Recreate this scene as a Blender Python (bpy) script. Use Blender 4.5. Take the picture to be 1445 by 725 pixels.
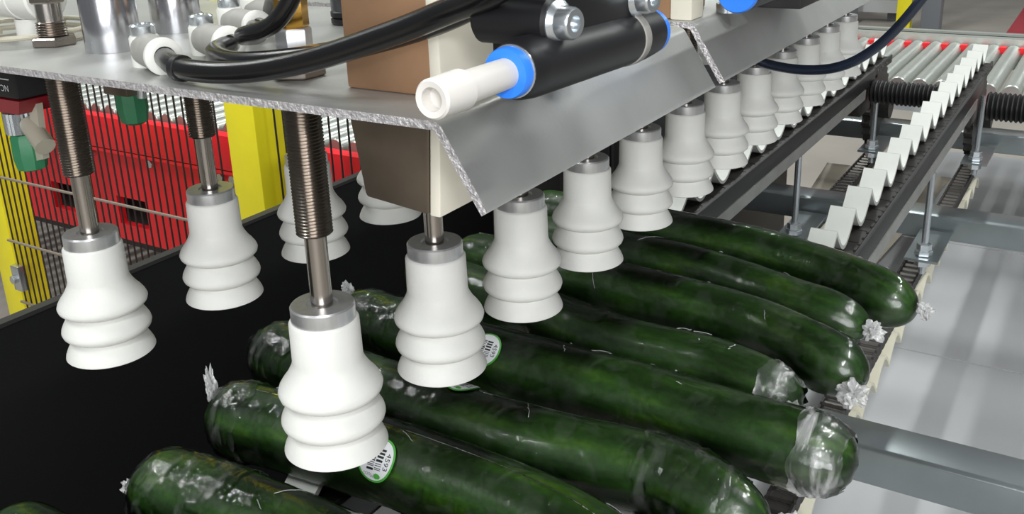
import bpy, bmesh, math, random
from mathutils import Vector, Matrix, noise
random.seed(7)
for o in list(bpy.data.objects): bpy.data.objects.remove(o)
SC = bpy.context.scene
COL = SC.collection
PI = math.pi
CZ = 1.15                       # camera height above the hall floor; z values below are relative to it

# ------------------------------------------------------------------ camera
F, PX, PY = 1357.456, 722.5, 285.0
def cam_axes():
    a = -Vector((-1550 - PX, -105 - PY, F)).normalized()
    b = Vector((1619 - PX, -214 - PY, F)); b = (b - a * a.dot(b)).normalized()
    c = a.cross(b)
    return a, b, c
ax, ay, az = cam_axes()
cam_d = bpy.data.cameras.new('camera'); cam = bpy.data.objects.new('camera', cam_d); COL.objects.link(cam)
M = Matrix(((ax[0], -ax[1], -ax[2], 0), (ay[0], -ay[1], -ay[2], 0), (az[0], -az[1], -az[2], CZ), (0, 0, 0, 1)))
cam.matrix_world = M
cam_d.sensor_width = 36; cam_d.sensor_fit = 'HORIZONTAL'
cam_d.lens = F / 1445 * 36
cam_d.shift_y = -(362.5 - PY) / 1445
cam_d.clip_start = 0.01; cam_d.clip_end = 100
SC.camera = cam

# ------------------------------------------------------------------ light
W = bpy.data.worlds.new('hall'); SC.world = W; W.use_nodes = True
W.node_tree.nodes['Background'].inputs[0].default_value = (0.93, 0.97, 1.0, 1)
W.node_tree.nodes['Background'].inputs[1].default_value = 0.16
def area(name, loc, size, power, target=None, col=(1, 1, 1)):
    d = bpy.data.lights.new(name, 'AREA'); d.shape = 'RECTANGLE'; d.size, d.size_y = size; d.energy = power; d.color = col
    o = bpy.data.objects.new(name, d); COL.objects.link(o); o.location = loc
    if target is not None: o.rotation_euler = (Vector(target) - Vector(loc)).to_track_quat('-Z', 'Y').to_euler()
    return o
# fluorescent hall fixtures hung in rows under the roof
for i, (x, y) in enumerate([(1.4, -1.6), (1.4, 1.6), (1.4, 4.8), (-1.6, 1.6), (-1.6, -1.6), (-1.6, 4.8), (-3.6, 0.4), (1.4, 8.0)]):
    area('hall_lamp', (x, y, 3.9), (0.14, 1.5), 52, col=(0.97, 1, 0.98))
# added soft frontal light behind the photographer, lighting the cups evenly
area('front_soft_light', (1.9, -2.9, 2.0), (2.6, 2.2), 128, target=(-.25, .6, .9), col=(0.97, 0.985, 1.0))
# the photographer's flash, beside the lens
fd = bpy.data.lights.new('camera_flash', 'AREA'); fd.shape = 'RECTANGLE'; fd.size = 0.04; fd.size_y = 0.02; fd.energy = 0.32; fd.color = (0.97, 0.95, 1.0)
fl = bpy.data.objects.new('camera_flash', fd); COL.objects.link(fl)
fl.matrix_world = M @ Matrix.Translation((0.02, 0.05, 0.01))
SC.view_settings.view_transform = 'Standard'; SC.view_settings.look = 'None'
SC.view_settings.gamma = 1; SC.view_settings.use_curve_mapping = False
SC.view_settings.exposure = 0.15

# ------------------------------------------------------------------ materials
def srgb(r, g, b):
    f = lambda c: (c / 255 / 12.92) if c / 255 <= 0.04045 else ((c / 255 + 0.055) / 1.055) ** 2.4
    return (f(r), f(g), f(b), 1)
MATS = {}
def mat(name, col, rough=0.5, metal=0.0, var=0.0, vscale=30, bump=0.0, bscale=60, coat=0.0, stretch=(1, 1, 1), spec=0.5, trans=0.0, sss=0.0):
    m = bpy.data.materials.new(name); m.use_nodes = True; MATS[name] = m
    nt = m.node_tree; b = nt.nodes['Principled BSDF']
    b.inputs['Base Color'].default_value = col; b.inputs['Roughness'].default_value = rough
    b.inputs['Metallic'].default_value = metal; b.inputs['Coat Weight'].default_value = coat; b.inputs['Coat Roughness'].default_value = 0.08
    b.inputs['Specular IOR Level'].default_value = spec
    if trans: b.inputs['Transmission Weight'].default_value = trans
    if sss:
        b.inputs['Subsurface Weight'].default_value = sss; b.inputs['Subsurface Scale'].default_value = 0.01
        b.inputs['Subsurface Radius'].default_value = (1, 0.9, 0.8)
    if var or bump:
        tc = nt.nodes.new('ShaderNodeTexCoord'); mp = nt.nodes.new('ShaderNodeMapping'); mp.inputs['Scale'].default_value = stretch
        nt.links.new(tc.outputs['Object'], mp.inputs[0])
        if var:
            n = nt.nodes.new('ShaderNodeTexNoise'); n.inputs['Scale'].default_value = vscale; n.inputs['Detail'].default_value = 5
            nt.links.new(mp.outputs[0], n.inputs['Vector'])
            r = nt.nodes.new('ShaderNodeMix'); r.data_type = 'RGBA'; r.blend_type = 'MULTIPLY'; r.inputs[0].default_value = 1
            cr = nt.nodes.new('ShaderNodeMapRange'); cr.inputs[1].default_value = 0.25; cr.inputs[2].default_value = 0.75
            cr.inputs[3].default_value = 1 - var; cr.inputs[4].default_value = 1 + var * 0.4
            nt.links.new(n.outputs['Fac'], cr.inputs[0]); nt.links.new(cr.outputs[0], r.inputs[7])
            r.inputs[6].default_value = col
            nt.links.new(r.outputs[2], b.inputs['Base Color'])
        if bump:
            n2 = nt.nodes.new('ShaderNodeTexNoise'); n2.inputs['Scale'].default_value = bscale; n2.inputs['Detail'].default_value = 4
            nt.links.new(mp.outputs[0], n2.inputs['Vector'])
            bp = nt.nodes.new('ShaderNodeBump'); bp.inputs['Strength'].default_value = bump; bp.inputs['Distance'].default_value = 0.002
            nt.links.new(n2.outputs['Fac'], bp.inputs['Height']); nt.links.new(bp.outputs[0], b.inputs['Normal'])
    return m
silicone = mat('white_silicone', srgb(218, 218, 213), 0.55, var=0.06, vscale=60, bump=0.06, bscale=700, spec=0.35)
alu = mat('turned_aluminium', srgb(206, 207, 208), 0.34, 0.82, var=0.12, vscale=300, stretch=(1, 1, 0.1))
steel = mat('plunger_steel', srgb(176, 170, 164), 0.2, 1)
thread = mat('threaded_steel', srgb(158, 150, 142), 0.24, 1)
chrome = mat('polished_cylinder_steel', srgb(205, 205, 210), 0.22, 1, var=0.1, vscale=120, stretch=(8, 8, 0.3))
plate_m = mat('brushed_plate_steel', srgb(176, 177, 174), 0.42, 0.55, var=0.16, vscale=22, bump=0.05, bscale=500)
edge_m = mat('sawn_plate_edge', srgb(214, 211, 212), 0.5, 0.7, var=0.4, vscale=500, bump=0.6, bscale=700)
galv = mat('galvanised_steel', srgb(166, 174, 176), 0.3, 0.9, var=0.16, vscale=14)
rail_m = mat('rail_steel', srgb(160, 160, 156), 0.45, 0.6, var=0.15, vscale=30)
black_pl = mat('black_plastic', srgb(22, 22, 24), 0.42)
black_hose = mat('black_hose_plastic', srgb(14, 14, 15), 0.25, spec=0.6)
blue_hose = mat('dark_blue_hose_plastic', srgb(24, 32, 48), 0.25, spec=0.6)
black_panel = mat('black_panel_board', srgb(12, 12, 13), 0.6, spec=0.25)
panel_edge = mat('black_panel_edge', srgb(30, 29, 28), 0.5)
chain_m = mat('oiled_chain_steel', srgb(48, 45, 43), 0.5, 0.35, var=0.5, vscale=200)
pin_m = mat('chain_roller_steel', srgb(110, 106, 102), 0.3, 0.9)
rubber = mat('black_rubber', srgb(16, 16, 16), 0.45)
carrier_m = mat('white_carrier_plastic', srgb(200, 202, 197), 0.5, var=0.06, vscale=40)
carrier_y = mat('cream_carrier_plastic', srgb(224, 220, 200), 0.5, var=0.08, vscale=40)
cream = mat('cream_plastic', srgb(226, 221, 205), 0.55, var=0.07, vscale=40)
brown = mat('brown_reflection_tube', srgb(178, 140, 108), 0.42, 0.55, var=0.25, vscale=30)  # brown of a reflection on the steel, put into the tube's base colour
darkbrown = mat('dark_steel_bracket', srgb(128, 116, 102), 0.4, 0.8, var=0.25, vscale=40)
grey_pl = mat('light_grey_fitting_plastic', srgb(214, 214, 208), 0.45, var=0.05, vscale=100)
grey_mid = mat('mid_grey_fitting_plastic', srgb(150, 148, 143), 0.55, var=0.1, vscale=200)
plug_m = mat('pale_grey_plug_plastic', srgb(205, 202, 196), 0.5)
blue = mat('blue_collet_plastic', srgb(48, 126, 238), 0.35)
brass = mat('brass', srgb(206, 160, 74), 0.2, 1)
zinc = mat('zinc_bolt', srgb(204, 210, 214), 0.27, 0.9)
green_cap = mat('green_cap_plastic', srgb(50, 124, 84), 0.5, var=0.1, vscale=150)
red_pl = mat('dark_red_plastic', srgb(140, 22, 36), 0.45)
clear_pl = mat('milky_clear_plastic', srgb(196, 190, 172), 0.3, trans=0.3)
white_print = mat('white_print', srgb(200, 204, 208), 0.6)
yellow = mat('yellow_post_paint', srgb(252, 238, 40), 0.45, var=0.06, vscale=20)
red = mat('red_frame_paint', srgb(230, 34, 44), 0.42, var=0.1, vscale=8)
wire_m = mat('dark_fence_wire', srgb(52, 48, 46), 0.5, 0.4)
wire_l = mat('pale_fence_wire', srgb(150, 140, 128), 0.5, 0.4)
roller_m = mat('roller_steel', srgb(196, 200, 194), 0.35, 0.7, var=0.08, vscale=40)
tray_m = mat('pale_grey_sheet', srgb(168, 169, 171), 0.6, var=0.16, vscale=4)
sheet_m = mat('beige_sheet', srgb(176, 168, 154), 0.6, var=0.12, vscale=12)
grey_post = mat('grey_post_paint', srgb(120, 124, 130), 0.5)
floor_m = mat('concrete_floor', srgb(152, 146, 138), 0.7, var=0.2, vscale=2.5, bump=0.1, bscale=30)
floor_red = mat('red_floor_paint', srgb(168, 52, 62), 0.6, var=0.15, vscale=6)
white_board = mat('white_board_paint', srgb(200, 202, 204), 0.6)
sticker_w = mat('sticker_white', srgb(226, 228, 230), 0.4)
sticker_g = mat('sticker_green', srgb(78, 168, 66), 0.4)
ink = mat('sticker_black_ink', srgb(24, 24, 26), 0.5)
ink_grey = mat('sticker_grey_ink', srgb(150, 152, 156), 0.5)

def cucumber_material(name, seed, tint):
    m = bpy.data.materials.new(name); m.use_nodes = True; nt = m.node_tree; b = nt.nodes['Principled BSDF']
    N = nt.nodes.new; L = nt.links.new
    uv = N('ShaderNodeUVMap'); mp = N('ShaderNodeMapping'); mp.inputs['Location'].default_value = (seed, seed * 1.7, 0); mp.inputs['Scale'].default_value = (3.0, 2.4, 1)
    L(uv.outputs[0], mp.inputs[0])
    n1 = N('ShaderNodeTexNoise'); n1.inputs['Scale'].default_value = 2.2; n1.inputs['Detail'].default_value = 4; n1.inputs['Roughness'].default_value = 0.5; L(mp.outputs[0], n1.inputs['Vector'])
    cr = N('ShaderNodeValToRGB'); e = cr.color_ramp.elements
    e[0].position = 0.30; e[0].color = srgb(25, 47, 19)
    e[1].position = 0.85; e[1].color = srgb(70 + tint // 2, 108 + tint // 2, 34)
    x = e.new(0.55); x.color = srgb(42, 75, 26)
    L(n1.outputs['Fac'], cr.inputs[0])
    n2 = N('ShaderNodeTexNoise'); n2.inputs['Scale'].default_value = 260; n2.inputs['Detail'].default_value = 3
    tc = N('ShaderNodeTexCoord'); L(tc.outputs['Object'], n2.inputs['Vector'])
    mx = N('ShaderNodeMix'); mx.data_type = 'RGBA'; mx.blend_type = 'OVERLAY'; mx.inputs[0].default_value = 0.55
    L(cr.outputs[0], mx.inputs[6]); L(n2.outputs['Fac'], mx.inputs[7]); L(mx.outputs[2], b.inputs['Base Color'])
    b.inputs['Roughness'].default_value = 0.33
    bp = N('ShaderNodeBump'); bp.inputs['Strength'].default_value = 0.25; bp.inputs['Distance'].default_value = 0.002
    n3 = N('ShaderNodeTexNoise'); n3.inputs['Scale'].default_value = 90; n3.inputs['Detail'].default_value = 3; L(tc.outputs['Object'], n3.inputs['Vector'])
    L(n3.outputs['Fac'], bp.inputs['Height']); L(bp.outputs[0], b.inputs['Normal'])
    return m
def film_material(name, base, thick, milky=0.5, scale=55, dist=1.2, stretch=(1, 1, 1), bump=0.35, lo=0.5, hi=0.8):
    """thin clear film: fresnel reflection over what lies beneath, milky where it is crumpled"""
    m = bpy.data.materials.new(name); m.use_nodes = True; nt = m.node_tree; N = nt.nodes.new; L = nt.links.new
    b = nt.nodes['Principled BSDF']; out = nt.nodes['Material Output']
    b.inputs['Base Color'].default_value = (milky, milky, milky, 1); b.inputs['Roughness'].default_value = 0.16; b.inputs['Specular IOR Level'].default_value = 0.9
    tr = N('ShaderNodeBsdfTransparent'); mix = N('ShaderNodeMixShader'); gl = N('ShaderNodeBsdfGlossy'); gl.inputs['Roughness'].default_value = 0.09; mix2 = N('ShaderNodeMixShader')
    fr = N('ShaderNodeFresnel'); fr.inputs[0].default_value = 1.45
    tc = N('ShaderNodeTexCoord'); mp = N('ShaderNodeMapping'); mp.inputs['Scale'].default_value = stretch; L(tc.outputs['Object'], mp.inputs[0])
    n = N('ShaderNodeTexNoise'); n.inputs['Scale'].default_value = scale; n.inputs['Detail'].default_value = 5; n.inputs['Distortion'].default_value = dist
    L(mp.outputs[0], n.inputs['Vector'])
    bp = N('ShaderNodeBump'); bp.inputs['Strength'].default_value = bump; bp.inputs['Distance'].default_value = 0.003
    L(n.outputs['Fac'], bp.inputs['Height'])
    for q in (b.inputs['Normal'], gl.inputs['Normal'], fr.inputs['Normal']): L(bp.outputs[0], q)
    mr = N('ShaderNodeMapRange'); mr.inputs[1].default_value = lo; mr.inputs[2].default_value = hi; mr.inputs[3].default_value = base; mr.inputs[4].default_value = thick
    L(n.outputs['Fac'], mr.inputs[0])
    L(mr.outputs[0], mix.inputs[0]); L(tr.outputs[0], mix.inputs[1]); L(b.outputs[0], mix.inputs[2])
    L(fr.outputs[0], mix2.inputs[0]); L(mix.outputs[0], mix2.inputs[1]); L(gl.outputs[0], mix2.inputs[2]); L(mix2.outputs[0], out.inputs[0])
    return m
film_m = film_material('clear_shrink_film', 0.0, 0.05)
tuft_m = film_material('crumpled_film', 0.42, 0.85, milky=0.85, scale=90, bump=0.6)
gather_m = film_material('gathered_film', 0.04, 0.75, milky=0.85, scale=110, dist=0.6, stretch=(1, .25, .25), bump=0.7, lo=0.48, hi=0.72)
wrap_m = film_material('loosely_wrapped_film', 0.0, 0.16, milky=0.6, scale=85, dist=0.5, stretch=(1, .4, .4), bump=0.8)

# ------------------------------------------------------------------ mesh helpers (all take camera-relative z)
class MB:
    def __init__(s): s.v = []; s.f = []
    def add(s, vs, fs):
        o = len(s.v); s.v += [tuple(v) for v in vs]; s.f += [tuple(i + o for i in f) for f in fs]; return s
    def box(s, x0, x1, y0, y1, z0, z1):
        vs = [(x, y, z) for z in (z0, z1) for y in (y0, y1) for x in (x0, x1)]
        return s.add(vs, [(0, 2, 3, 1), (4, 5, 7, 6), (0, 1, 5, 4), (2, 6, 7, 3), (0, 4, 6, 2), (1, 3, 7, 5)])
    def hull(s, a, b):          # two quads (4 points each) joined into a block
        return s.add(list(a) + list(b), [(3, 2, 1, 0), (4, 5, 6, 7), (0, 1, 5, 4), (1, 2, 6, 5), (2, 3, 7, 6), (3, 0, 4, 7)])
    def lathe(s, prof, c=(0, 0, 0), axis=(0, 0, 1), seg=32, seam=0, sides=None, rot=0):
        q = Vector(axis).normalized().to_track_quat('Z', 'Y'); c = Vector(c); vs = []; n = len(prof)
        for r, h in prof:
            for k in range(seg):
                a = 2 * PI * k / seg + rot
                rr = r + (seam if k == 0 and r > 0.005 else 0)
                vs.append(c + q @ Vector((rr * math.cos(a), rr * math.sin(a), h)))
        fs = []
        for i in range(n - 1):
            for k in range(seg):
                k2 = (k + 1) % seg
                fs.append((i * seg + k, i * seg + k2, (i + 1) * seg + k2, (i + 1) * seg + k))
        if prof[0][0] > 1e-6: fs.append(tuple(reversed(range(seg))))
        if prof[-1][0] > 1e-6: fs.append(tuple((n - 1) * seg + k for k in range(seg)))
        return s.add(vs, fs)
    def cyl(s, a, b, r, seg=20, r2=None, bev=0):
        a = Vector(a); b = Vector(b); L = (b - a).length; r2 = r if r2 is None else r2
        pr = [(r, 0), (r2, L)] if not bev else [(r - bev, 0), (r, bev), (r2, L - bev), (r2 - bev, L)]
        return s.lathe(pr, a, b - a, seg)
    def hexn(s, a, b, r, rot=0.2): return s.lathe([(r * .92, 0), (r, .0008), (r, (Vector(b) - Vector(a)).length - .0008), (r * .92, (Vector(b) - Vector(a)).length)], a, Vector(b) - Vector(a), 6, rot=rot)
    def tube(s, pts, r, seg=12, sub=8):
        P = smooth(pts, sub); n = len(P); vs = []; up = Vector((0.13, 0.31, 0.94))
        for i, p in enumerate(P):
            t = (P[min(i + 1, n - 1)] - P[max(i - 1, 0)]).normalized()
            u = (up - t * up.dot(t)).normalized(); w = t.cross(u); up = u
            for k in range(seg):
                a = 2 * PI * k / seg; vs.append(p + (u * math.cos(a) + w * math.sin(a)) * r)
        fs = [(i * seg + k, i * seg + (k + 1) % seg, (i + 1) * seg + (k + 1) % seg, (i + 1) * seg + k) for i in range(n - 1) for k in range(seg)]
        fs += [tuple(reversed(range(seg))), tuple((n - 1) * seg + k for k in range(seg))]
        return s.add(vs, fs)
    def prism(s, prof, x0, x1):   # profile in (y, z), extruded along x
        n = len(prof); vs = [(x0, y, z) for y, z in prof] + [(x1, y, z) for y, z in prof]
        fs = [(i, (i + 1) % n, n + (i + 1) % n, n + i) for i in range(n)] + [tuple(reversed(range(n))), tuple(range(n, 2 * n))]
        return s.add(vs, fs)
    def prism_y(s, prof, y0, y1):  # profile in (x, z), extruded along y
        n = len(prof); vs = [(x, y0, z) for x, z in prof] + [(x, y1, z) for x, z in prof]
        fs = [(i, (i + 1) % n, n + (i + 1) % n, n + i) for i in range(n)] + [tuple(reversed(range(n))), tuple(range(n, 2 * n))]
        return s.add(vs, fs)
    def mesh(s, name, m, origin=(0, 0, 0), sharp=35, bevel=0):
        me = bpy.data.meshes.new(name); o = Vector(origin)
        me.from_pydata([tuple(Vector(v) - o) for v in s.v], [], s.f)
        bm = bmesh.new(); bm.from_mesh(me); bmesh.ops.recalc_face_normals(bm, faces=bm.faces)
        if bevel: bmesh.ops.bevel(bm, geom=[e for e in bm.edges if e.calc_face_angle(0) > 0.6], offset=bevel, segments=2, affect='EDGES', profile=0.5)
        bm.to_mesh(me); bm.free()
        me.polygons.foreach_set('use_smooth', [True] * len(me.polygons)); me.set_sharp_from_angle(angle=math.radians(sharp))
        for mm in (m if isinstance(m, (list, tuple)) else [m]): me.materials.append(mm)
        return me
def smooth(pts, sub):
    P = [Vector(p) for p in pts]
    if sub <= 1 or len(P) < 3: return P
    out = []
    for i in range(len(P) - 1):
        a = P[max(i - 1, 0)]; b = P[i]; c = P[i + 1]; d = P[min(i + 2, len(P) - 1)]
        for k in range(sub):
            t = k / sub
            out.append(0.5 * ((2 * b) + (c - a) * t + (2 * a - 5 * b + 4 * c - d) * t * t + (3 * b - a - 3 * c + d) * t ** 3))
    return out + [P[-1]]
def tag(o, label=None, cat=None, group=None, kind=None):
    if label: o['label'] = label
    if cat: o['category'] = cat
    if group: o['group'] = group
    if kind: o['kind'] = kind
    return o
def thing(name, loc, label, cat, group=None):
    o = bpy.data.objects.new(name, None); COL.objects.link(o); o.empty_display_size = 0.02
    o.location = (loc[0], loc[1], loc[2] + CZ); o['org'] = tuple(loc)
    return tag(o, label, cat, group)
def wloc(parent): return Vector(ORG[parent.name])
ORG = {}
def part(name, mb, m, parent, **k):
    """a mesh part of a thing (or of a part); coordinates are scene coordinates"""
    root = parent
    while root.parent: root = root.parent
    org = Vector((root.location.x, root.location.y, root.location.z - CZ))
    me = mb.mesh(name, m, org, **k); o = bpy.data.objects.new(name, me); COL.objects.link(o); o.parent = parent
    return o
def solo(name, mb, m, label, cat, group=None, loc=None, **k):
    if loc is None:
        xs = [v[0] for v in mb.v]; ys = [v[1] for v in mb.v]; zs = [v[2] for v in mb.v]
        loc = ((min(xs) + max(xs)) / 2, (min(ys) + max(ys)) / 2, min(zs))
    me = mb.mesh(name, m, loc, **k); o = bpy.data.objects.new(name, me); COL.objects.link(o)
    o.location = (loc[0], loc[1], loc[2] + CZ)
    return tag(o, label, cat, group)
def struct(name, mb, m, **k):
    o = solo(name, mb, m, None, None, **k); o['kind'] = 'structure'; return o
def place(name, me, parent, off):
    o = bpy.data.objects.new(name, me); COL.objects.link(o); o.parent = parent; o.location = off; return o
def clone(root, loc, label):
    r = root.copy(); COL.objects.link(r); r.location = (loc[0], loc[1], loc[2] + CZ); r['label'] = label
    def rec(a, b):
        for ch in [c for c in a.children]:
            c = ch.copy(); COL.objects.link(c); c.parent = b; rec(ch, c)
    rec(root, r); return r

# ================================================================== the setting
struct('floor', MB().box(-9, 9, -4, 24, -1.20, -1.15), floor_m)
ft = solo('floor_marking', MB().hull([(-.62, 6.2, -1.1499), (-.34, 6.2, -1.1499), (-.34, 6.2, -1.148), (-.62, 6.2, -1.148)],
     [(-.66, 11, -1.1499), (-.3, 11, -1.1499), (-.3, 11, -1.148), (-.66, 11, -1.148)]), floor_red, 'red painted stripe on the distant concrete floor', 'floor marking')

# ---- pale sheet below the conveyor
tr_ = thing('drip_tray', (0.1, 1.3, -1.15), 'pale grey sheet metal tray under the chain conveyor', 'tray')
part('tray_sheet', MB().box(-.44, .75, .2, 2.9, -.805, -.80), tray_m, tr_)
part('tray_rim', MB().box(.75, .753, .2, 2.9, -.805, -.77), tray_m, tr_)
for x, y in ((-.40, .25), (.70, .25), (-.40, 2.85), (.70, 2.85)):
    part('leg', MB().box(x - .02, x + .02, y - .02, y + .02, -1.15, -.805), rail_m, tr_)
part('seam', MB().box(-.44, .75, 1.60, 1.606, -.80, -.798), tray_m, tr_)
part('seam', MB().box(-.44, .75, 2.15, 2.156, -.80, -.798), tray_m, tr_)

# ---- black side panel
bp_ = thing('side_panel', (-.735, .9, -1.15), 'large matt black panel behind the left ends of the cucumbers', 'panel')
part('board', MB().box(-.7275, -.72, -.35, 1.08, -1.15, -.331), black_panel, bp_)
part('edge_strip', MB().box(-.7285, -.7185, -.35, 1.08, -.331, -.3275), panel_edge, bp_)
part('shade_sheet', MB().box(-.72, -.46, -.35, 1.08, -.75, -.74), black_panel, bp_)  # added black sheet standing in for the deep shade below the cucumbers

# ---- guard fence
fe = thing('guard_fence', (-1.6, 1.1, -1.15), 'guard fence of yellow posts and dark vertical wires', 'fence')
def post(x0, x1, y0, y1, top, name='post'):
    p = part(name, MB().box(x0, x1, y0, y1, -1.15, top), yellow, fe, bevel=.003); return p
post(-1.278, -1.207, 1.10, 1.17, .9)
post(-2.105, -2.034, 1.10, 1.17, .9)
wv = MB().cyl((0, 0, -1.05), (0, 0, .6), .0018, 6).mesh('wire', wire_m)
x = -2.02
while x < -1.29:
    place('wire', wv, fe, (x + 1.6, 0.0, 1.15)); x += .0205
x = -1.19
while x < -.54:
    place('wire', wv, fe, (x + 1.6, 0.03, 1.15)); x += .0205
for z in (-.592, -.742, -.30, -.892):
    part('cross_wire', MB().cyl((-2.03, 1.094, z), (-1.28, 1.094, z), .003, 8), wire_l, fe)
    part('cross_wire', MB().cyl((-1.20, 1.124, z), (-.545, 1.124, z), .003, 8), wire_l, fe)
cl = part('clamp', MB().box(-2.03, -2.0, 1.085, 1.10, -.86, -.80), zinc, fe, bevel=.002)
part('clamp_bolt', MB().hexn((-2.015, 1.085, -.83), (-2.015, 1.075, -.83), .010), zinc, cl)

# ---- red roller conveyor behind the fence
rc = thing('roller_conveyor', (-2.0, 1.5, -1.15), 'red framed roller conveyor behind the wire fence', 'conveyor', 'roller conveyors')
part('upper_frame', MB().box(-3.2, -1.02, 1.36, 1.39, -.60, -.518), red, rc, bevel=.002)
# lower face with handling slots
def slotted(x0, x1, z0, z1, y0, y1, slots):
    mb = MB(); sx = sorted(slots)
    zz0 = slots[0][2]; zz1 = slots[0][3]
    mb.box(x0, x1, y0, y1, z0, zz0); mb.box(x0, x1, y0, y1, zz1, z1)
    e = x0
    for a, b, _, _ in sx: mb.box(e, a, y0, y1, zz0, zz1); e = b
    mb.box(e, x1, y0, y1, zz0, zz1); return mb
part('lower_frame', slotted(-3.2, -1.02, -.85, -.60, 1.40, 1.42, [(-2.60, -2.49, -.808, -.735), (-2.33, -2.22, -.808, -.735), (-2.06, -1.95, -.808, -.735), (-1.79, -1.68, -.808, -.735), (-1.40, -1.29, -.808, -.735)]), red, rc)
part('slot_dark_plate', MB().box(-3.2, -1.02, 1.46, 1.47, -.9, -.62), black_pl, rc)  # added black plate that makes the open slots look dark inside
part('ledge', MB().box(-3.2, -1.02, 1.36, 1.43, -.606, -.596), red, rc)
for bx_ in (-2.40, -2.12, -1.90, -1.66, -1.62, -1.3):
    part('frame_bolt', MB().hexn((bx_, 1.40, -.63), (bx_, 1.39, -.63), .011), zinc, rc)
rl = MB().cyl((0, 0, 0), (0, .95, 0), .020, 16, bev=.002).mesh('roller', roller_m)
x = -3.15
while x < -1.04:
    place('roller', rl, rc, (x + 2.0, -.08 + .0, 1.15 - .528)); x += .052
part('far_frame', MB().box(-3.2, -1.02, 2.38, 2.41, -.85, -.50), red, rc)
for x in (-3.0, -1.2):
    for y in (1.41, 2.39): part('leg', MB().box(x - .03, x + .03, y - .03 + .03, y + .03 + .03, -1.15, -.85), rail_m, rc)

mb_ = thing('black_machine', (-.75, 1.55, -1.15), 'black machine housing behind the fence and the suction cups', 'machine')
part('housing', MB().box(-.93, -.56, 1.22, 2.0, -1.15, -.12), black_pl, mb_, bevel=.006)
part('door_panel', MB().box(-.91, -.60, 1.212, 1.22, -1.0, -.2), black_pl, mb_, bevel=.002)

# ================================================================== chain conveyors
PITCH = .0808
def carrier_mesh(m, name):
    d = .029; e = .62; top = []; n = 16
    for i in range(n + 1):
        t = -1 + 2 * i / n
        s_ = (math.sqrt(t * t + e * e) - e) / (math.sqrt(1 + e * e) - e)
        top.append((t * (PITCH / 2 - .0006), -d * (1 - s_)))
    low = [(y, z - .0042 - .004 * abs(y / PITCH)) for y, z in top]
    return MB().prism(top + list(reversed(low)), -.014, .014).mesh(name, m, sharp=40)
car_w = carrier_mesh(carrier_m, 'carrier'); car_c = carrier_mesh(carrier_y, 'carrier')
LP = PITCH / 4
def link_mesh():
    h, w, b, c = .0085, .0155, .0125, .003
    prof = [(-w, -h), (-b, -h), (-b, -c), (b, -c), (b, -h), (w, -h), (w, h), (b, h), (b, c), (-b, c), (-b, h), (-w, h)]
    n = 12; vs = []; L2 = LP * .48
    for y, k in ((-L2, .62), (-L2 * .7, 1), (L2 * .7, 1), (L2, .62)): vs += [(x, y, z * (k if abs(z) > c else 1)) for x, z in prof]
    fs = [(q * n + i, q * n + (i + 1) % n, (q + 1) * n + (i + 1) % n, (q + 1) * n + i) for q in range(3) for i in range(n)] + [tuple(range(n)), tuple(3 * n + i for i in range(n))]
    return MB().add(vs, fs).mesh('link', chain_m)
link_me = link_mesh()
roll_me = MB().cyl((-.0125, 0, 0), (.0125, 0, 0), .0062, 10).mesh('link_roller', pin_m)
pin_me = MB().cyl((-.0175, 0, 0), (.0175, 0, 0), .0022, 8).mesh('link_pin', pin_m)
TROUGH0 = .862 - 10 * PITCH
def conveyor(xc, y_end, label):
    t = thing('chain_conveyor', (xc, 1.0, -1.15), label, 'conveyor', 'chain conveyors carrying the cucumbers')
    y0, y1 = -.15, y_end
    def off(x, y, z): return (x - xc, y - 1.0, z + 1.15)
    part('rail', MB().prism_y([(xc - .02, -.424), (xc + .036, -.424), (xc + .036, -.443), (xc + .032, -.443), (xc + .032, -.43), (xc - .02, -.43)], y0, y_end - .28), rail_m, t)
    part('chain_guide', MB().box(xc + .0300, xc + .0352, y0, y_end - .2, -.4235, -.398), rubber, t, bevel=.001)
    i = 0
    while TROUGH0 + i * PITCH < y_end - .02:
        y = TROUGH0 + i * PITCH
        place('carrier', car_w, t, off(xc, y, -.372)); i += 1
    k = 0
    while y0 + k * LP < y_end:
        y = y0 + k * LP
        l = place('link', link_me, t, off(xc + .0125, y, -.4105 + (0 if k % 2 else .0004)))
        if k % 2 == 0: place('link_pin', pin_me, l, (0, LP * .36, 0))
        k += 1
    # returning strand: carriers hang below the chain
    n = 0; y = y0 + .05
    while y < y_end:
        l = place('link', link_me, t, off(xc + .012, y, -.622)); place('link_roller', roll_me, l, (0, 0, 0)); y += LP
    y = y0 + .1
    while y < y_end:
        c = place('carrier', car_c, t, off(xc + .018, y, -.673)); c.rotation_euler = (0, PI, 0); y += PITCH
    # end sprocket
    def wheel(r, x0, x1, teeth, yc, zc):
        mb = MB(); prof = []
        for q in range(teeth * 4):
            a = 2 * PI * q / (teeth * 4); rr = r * (1.0 if q % 4 in (0, 1) else .91)
            prof.append((yc + rr * math.cos(a), zc + rr * math.sin(a)))
        return mb.prism(prof, x0, x1)
    part('sprocket', wheel(.088, xc + .004, xc + .02, 22, y_end - .06, -.500), chain_m, t)
    part('sprocket_hub', MB().cyl((xc - .02, y_end - .06, -.5), (xc + .045, y_end - .06, -.5), .03, 20), chain_m, t)
    part('bearing_block', MB().box(xc - .015, xc + .03, y_end - .28, y_end - .20, -.48, -.4145), chain_m, t, bevel=.004)
    return t
convA = conveyor(-.430, 2.19, 'chain conveyor with white carriers running under the row of suction cups')
convB = conveyor(-.233, 2.19, 'chain conveyor with open white carriers right of the suction cups')

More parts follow.
